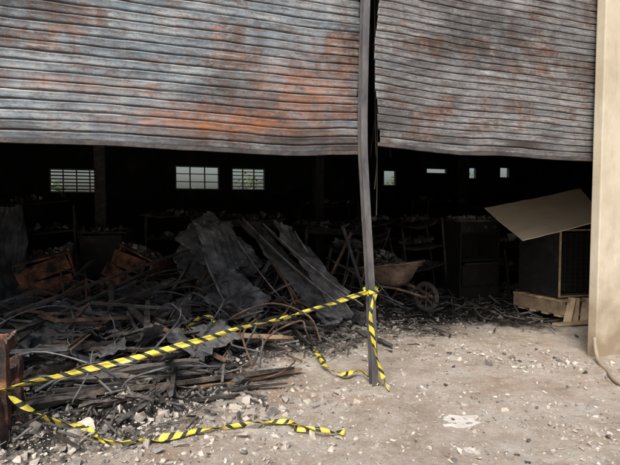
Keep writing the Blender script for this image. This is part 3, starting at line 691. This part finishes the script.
for k in range(4): pbox(mb,-.05,1.05,-.1+.3*k,.04+.3*k,.10,.127,0)
for a in(-.02,.12,.3,.5,.7):
    p=Pq(a,-.22,.02);beam(mb,p,p+Vector((random.uniform(-.05,.12),.1,.33)),.10,.02,0,jit=.002)
beam(mb,Pq(-.3,-.3,.04),Pq(.6,-.35,.06),.1,.03,0,jit=.003)
mb.obj('wooden_pallet',['palew'],bevel=.003)
mb=MB();sheetq(mb,(2.83,6.85,1.13),(3.90,6.80,1.42),(4.00,7.66,1.84),(2.60,7.68,1.55),cr=.008,n=10,rag=.004);mb.obj('chipboard_panel',['board'],solid=.018)
table('burnt_table',(4.2,8.6,0),.4,1.1,.6,.9)

# ---------------------------------------------------------------- broken wood furniture left foreground
mb=MB();b0=Vector((-2.19,3.42,0));R=Matrix.Rotation(.25,3,'Z')
def L2(x,y,z): return b0+R@Vector((x,y,z+gh(b0.x,b0.y)))
for x,y,hh in((-.16,-.14,.7),(.16,-.14,.66),(.16,.16,.5),(-.16,.16,.7)): beam(mb,L2(x,y,0),L2(x*1.0,y+.02,hh),.05,.045,0,jit=.005,seg=12,char=.025)
for z in(.18,.42,.62):
    for (x0,y0,x1,y1) in((-.13,-.14,.13,-.14),(.16,-.11,.16,.13),(-.13,.16,.13,.16),(-.16,-.11,-.16,.13)): beam(mb,L2(x0,y0,z),L2(x1,y1,z+random.uniform(-.03,.03)),.022,.09 if z>.3 else .06,0,jit=.005,seg=9,char=.03)
beam(mb,L2(.17,-.22,.0),L2(.10,-.18,.36),.12,.03,0,jit=.005,seg=8,char=.03);beam(mb,L2(.05,.0,.5),L2(.26,-.05,.10),.08,.02,1,jit=.005,seg=8,char=.03)
mb.obj('broken_wooden_stool',['redwood','ashwood'],bevel=.003)

# ---------------------------------------------------------------- caution tape
def tapemat():
    m=bpy.data.materials.new('caution_tape_plastic');m.use_nodes=True;nt=m.node_tree;N=nt.nodes;L=nt.links;b=N['Principled BSDF']
    uv=N.new('ShaderNodeUVMap');sp=N.new('ShaderNodeSeparateXYZ');L.new(uv.outputs[0],sp.inputs[0])
    a=N.new('ShaderNodeMath');a.operation='MULTIPLY_ADD';L.new(sp.outputs['Y'],a.inputs[0]);a.inputs[1].default_value=.055;L.new(sp.outputs['X'],a.inputs[2])
    d=N.new('ShaderNodeMath');d.operation='MULTIPLY';L.new(a.outputs[0],d.inputs[0]);d.inputs[1].default_value=1/.105
    f=N.new('ShaderNodeMath');f.operation='FRACT';L.new(d.outputs[0],f.inputs[0])
    g=N.new('ShaderNodeMath');g.operation='GREATER_THAN';L.new(f.outputs[0],g.inputs[0]);g.inputs[1].default_value=.64
    tc=N.new('ShaderNodeTexCoord')
    n=N.new('ShaderNodeTexNoise');n.inputs['Scale'].default_value=14;n.inputs['Detail'].default_value=6;L.new(tc.outputs['Object'],n.inputs['Vector'])
    r=N.new('ShaderNodeValToRGB');r.color_ramp.elements[0].position=.35;r.color_ramp.elements[0].color=(.50,.41,.07,1);r.color_ramp.elements[1].position=.55;r.color_ramp.elements[1].color=(.76,.66,.08,1)
    L.new(n.outputs['Fac'],r.inputs['Fac'])
    x=N.new('ShaderNodeMixRGB');L.new(g.outputs[0],x.inputs[0]);L.new(r.outputs[0],x.inputs[1]);x.inputs[2].default_value=(.04,.04,.03,1)
    L.new(x.outputs[0],b.inputs['Base Color']);b.inputs['Roughness'].default_value=.35
    return m
TM=tapemat()
def tape(pts,w,tw,n=14,ground=False,name='caution_tape',rip=.0,parent=None):
    P=cat(pts,n);vs=[];uv=[];fs=[];s=0;nw=4
    for i,p in enumerate(P):
        if i: s+=(P[i]-P[i-1]).length
        d=(P[min(i+1,len(P)-1)]-P[max(i-1,0)]).normalized()
        up=Vector((0,0,1)) if abs(d.z)<.9 else Vector((0,-1,0))
        sd=d.cross(up).normalized();t=sd.cross(d);an=tw(i/(len(P)-1))
        if abs(d.z)>=.9: sd,t=t,sd
        e=t*math.cos(an)+sd*math.sin(an);nn=d.cross(e)
        for k in range(nw+1):
            o=(k/nw-.5);q=p+e*(o*w)+nn*(.006*math.sin(k*1.6+s*9)+.004*ns(s*14,k*1.3,3)+rip*ns(s*5,k*.4,1))
            if ground: q.z=max(q.z,gh(q.x,q.y)+.012)
            vs.append(tuple(q));uv.append((s,k/nw))
    for i in range(len(P)-1):
        for k in range(nw): fs.append((i*(nw+1)+k,i*(nw+1)+k+1,(i+1)*(nw+1)+k+1,(i+1)*(nw+1)+k))
    me=bpy.data.meshes.new(name);me.from_pydata(vs,[],fs);ul=me.uv_layers.new(name='UVMap')
    li=np.empty(len(me.loops),dtype=np.int32);me.loops.foreach_get('vertex_index',li);ul.data.foreach_set('uv',np.array(uv)[li].ravel())
    me.materials.append(TM);me.polygons.foreach_set('use_smooth',[True]*len(fs))
    ob=bpy.data.objects.new(name,me);S.collection.objects.link(ob)
    if parent: ob.parent=parent
    md=ob.modifiers.new('s','SOLIDIFY');md.thickness=.0006
    return ob
tw_=.044
pz=F(-.03,-.06,.86)
tape([(-2.3,3.25,.36),(-1.98,3.3,.41),(-1.3,3.6,.505),(-.6,3.95,.625),(0.05,4.25,.74),(pz.x-.03,pz.y-.02,.86)],tw_,lambda t:.3+1.1*math.sin(t*11)*t*(1-t)*3,28,rip=.018)
tape([F(-.03-.045,-.09,.85),F(-.03,-.10,.86),F(.018,-.09,.865),F(.018,.03,.86),F(-.07,.03,.85),F(-.08,-.09,.84)],tw_,lambda t:.2*math.sin(t*30),8,rip=.006)
tape([F(-.02,-.10,.84),F(-.07,-.13,.68),F(-.055,-.12,.5),F(-.015,-.13,.3),F(.03,-.16,.12),F(.06,-.22,.02)],tw_,lambda t:1.1*math.sin(t*8),14,rip=.015)
gz=lambda x,y,o=.02:(x,y,gh(x,y)+o)
tape([(-2.0,3.3,.40),(-1.9,3.35,.28),(-1.72,3.45,.12),gz(-1.55,3.5),gz(-1.35,3.32,.03),gz(-1.05,3.35),gz(-.75,3.5,.04),gz(-.45,3.62),gz(-.17,3.66,.03),gz(-.07,3.52,.04),gz(.24,3.5)],tw_,lambda t:1.1+.9*math.sin(t*26),18,True,rip=.035)
tape([gz(.05,5.1,.1),gz(.15,4.8,.06),gz(.3,4.65,.04),gz(.45,4.72,.07),gz(.6,4.45,.02)],tw_,lambda t:1.3+.8*math.sin(t*14),14,True,rip=.03)
tape([gz(-1.45,4.95,.12),gz(-1.25,5.1,.22),gz(-1.05,5.25,.3),gz(-.8,5.2,.15),gz(-.55,5.3,.12)],tw_,lambda t:.8+.9*math.sin(t*14),14,False,rip=.04)

mb=MB();tube(mb,cat([(2.96,5.30,.22),(2.94,5.24,.12),(2.90,5.1,.03),(2.84,4.85,.02),(2.75,4.55,.02),(2.8,4.2,.02),(3.2,3.9,.02),(3.8,4.0,.02)],8),.02,0,10);mb.obj('hose',['hose'],smooth=True)
mb=MB()
for (u,v,z,l,dx) in((.2,.35,2.3,.55,.06),(.26,.4,2.3,.8,.03),(.12,.3,2.3,.3,-.05),(-1.4,1.6,4.2,1.2,.1),(.9,1.8,4.2,2.0,.2),(-2.6,3,4.2,1.5,.1),(1.8,2.6,4.2,1.9,-.2)):
    pts=[F(u,v,4.2),F(u+dx*.4,v,z if v<.5 else 3.6),F(u+dx,v+.03,z-l*.5),F(u+dx*.3,v,z-l)]
    tube(mb,cat(pts,6),.006,0,6)
mb.obj('hanging_cables',['cable'])

# ---------------------------------------------------------------- trees behind
mb=MB()
for k in range(13):
    u=-16+4.1*k+random.uniform(-1,1);v=random.uniform(24,32);b_=F(u,v,0);H=random.uniform(2.8,4.6)
    tube(mb,cat([b_-Vector((0,0,.1)),b_+Vector((.1,0,H*.3)),b_+Vector((.0,.1,H*.7))],4),[.16-.012*i for i in range(9)],1,8)
    for _ in range(5):
        a=random.random()*6.28;e=b_+Vector((math.cos(a)*1.3,math.sin(a)*1.3,H*random.uniform(.5,.85)));tube(mb,[b_+Vector((.05,0,H*.3)),(b_+e)/2+Vector((0,0,H*.2)),e],[.07,.05,.02],1,6)
    cl=[(b_+Vector((random.gauss(0,1.2),random.gauss(0,1.2),H*random.uniform(.3,.85))),random.uniform(.4,.8)) for _ in range(12)]
    for c,r in cl:
        for _ in range(100):
            n3=Vector([random.gauss(0,1) for _ in range(3)]).normalized();p=c+n3*r*random.random()**.4
            a=Vector([random.gauss(0,1) for _ in range(3)]).normalized();bb=a.cross(n3).normalized();s=random.uniform(.06,.13)
            mb.add([p-a*s,p+bb*s*.6,p+a*s,p-bb*s*.6],[(0,1,2,3)],0)
for k in range(50):
    c=F(-16+.9*k,random.uniform(16,18),random.uniform(.3,.8));r=random.uniform(.6,1.0)
    for _ in range(90):
        n3=Vector([random.gauss(0,1) for _ in range(3)]).normalized();p=c+n3*r*random.random()**.4
        a=Vector([random.gauss(0,1) for _ in range(3)]).normalized();bb=a.cross(n3).normalized();s=random.uniform(.06,.13)
        mb.add([p-a*s,p+bb*s*.6,p+a*s,p-bb*s*.6],[(0,1,2,3)],0)
mb.obj('tree_line',['leaf','bark'])

# ---------------------------------------------------------------- light, camera
el,az=math.radians(50),math.radians(196)
w=bpy.data.worlds.new('World');S.world=w;w.use_nodes=True;nt=w.node_tree
sk=nt.nodes.new('ShaderNodeTexSky');sk.sky_type='NISHITA';sk.sun_disc=False;sk.sun_elevation=el;sk.sun_rotation=az;sk.dust_density=5;sk.air_density=1.0;sk.ozone_density=1
bg=nt.nodes['Background'];bg.inputs['Strength'].default_value=.15;nt.links.new(sk.outputs[0],bg.inputs[0])
sd=bpy.data.lights.new('sun','SUN');sd.energy=3.1;sd.angle=math.radians(25);sd.color=(1,.96,.9)
so=bpy.data.objects.new('sun',sd);S.collection.objects.link(so)
dirv=Vector((math.sin(az)*math.cos(el),math.cos(az)*math.cos(el),math.sin(el)))
so.rotation_euler=dirv.to_track_quat('Z','Y').to_euler()
cd=bpy.data.cameras.new('camera');co=bpy.data.objects.new('camera',cd);S.collection.objects.link(co)
co.location=(0,0,1.6);co.rotation_euler=(math.radians(90-3.05),0,0);cd.sensor_width=36;cd.lens=29.96;cd.clip_end=3000;cd.clip_start=.05
S.camera=co
S.view_settings.view_transform='Standard';S.view_settings.look='None';S.view_settings.exposure=0
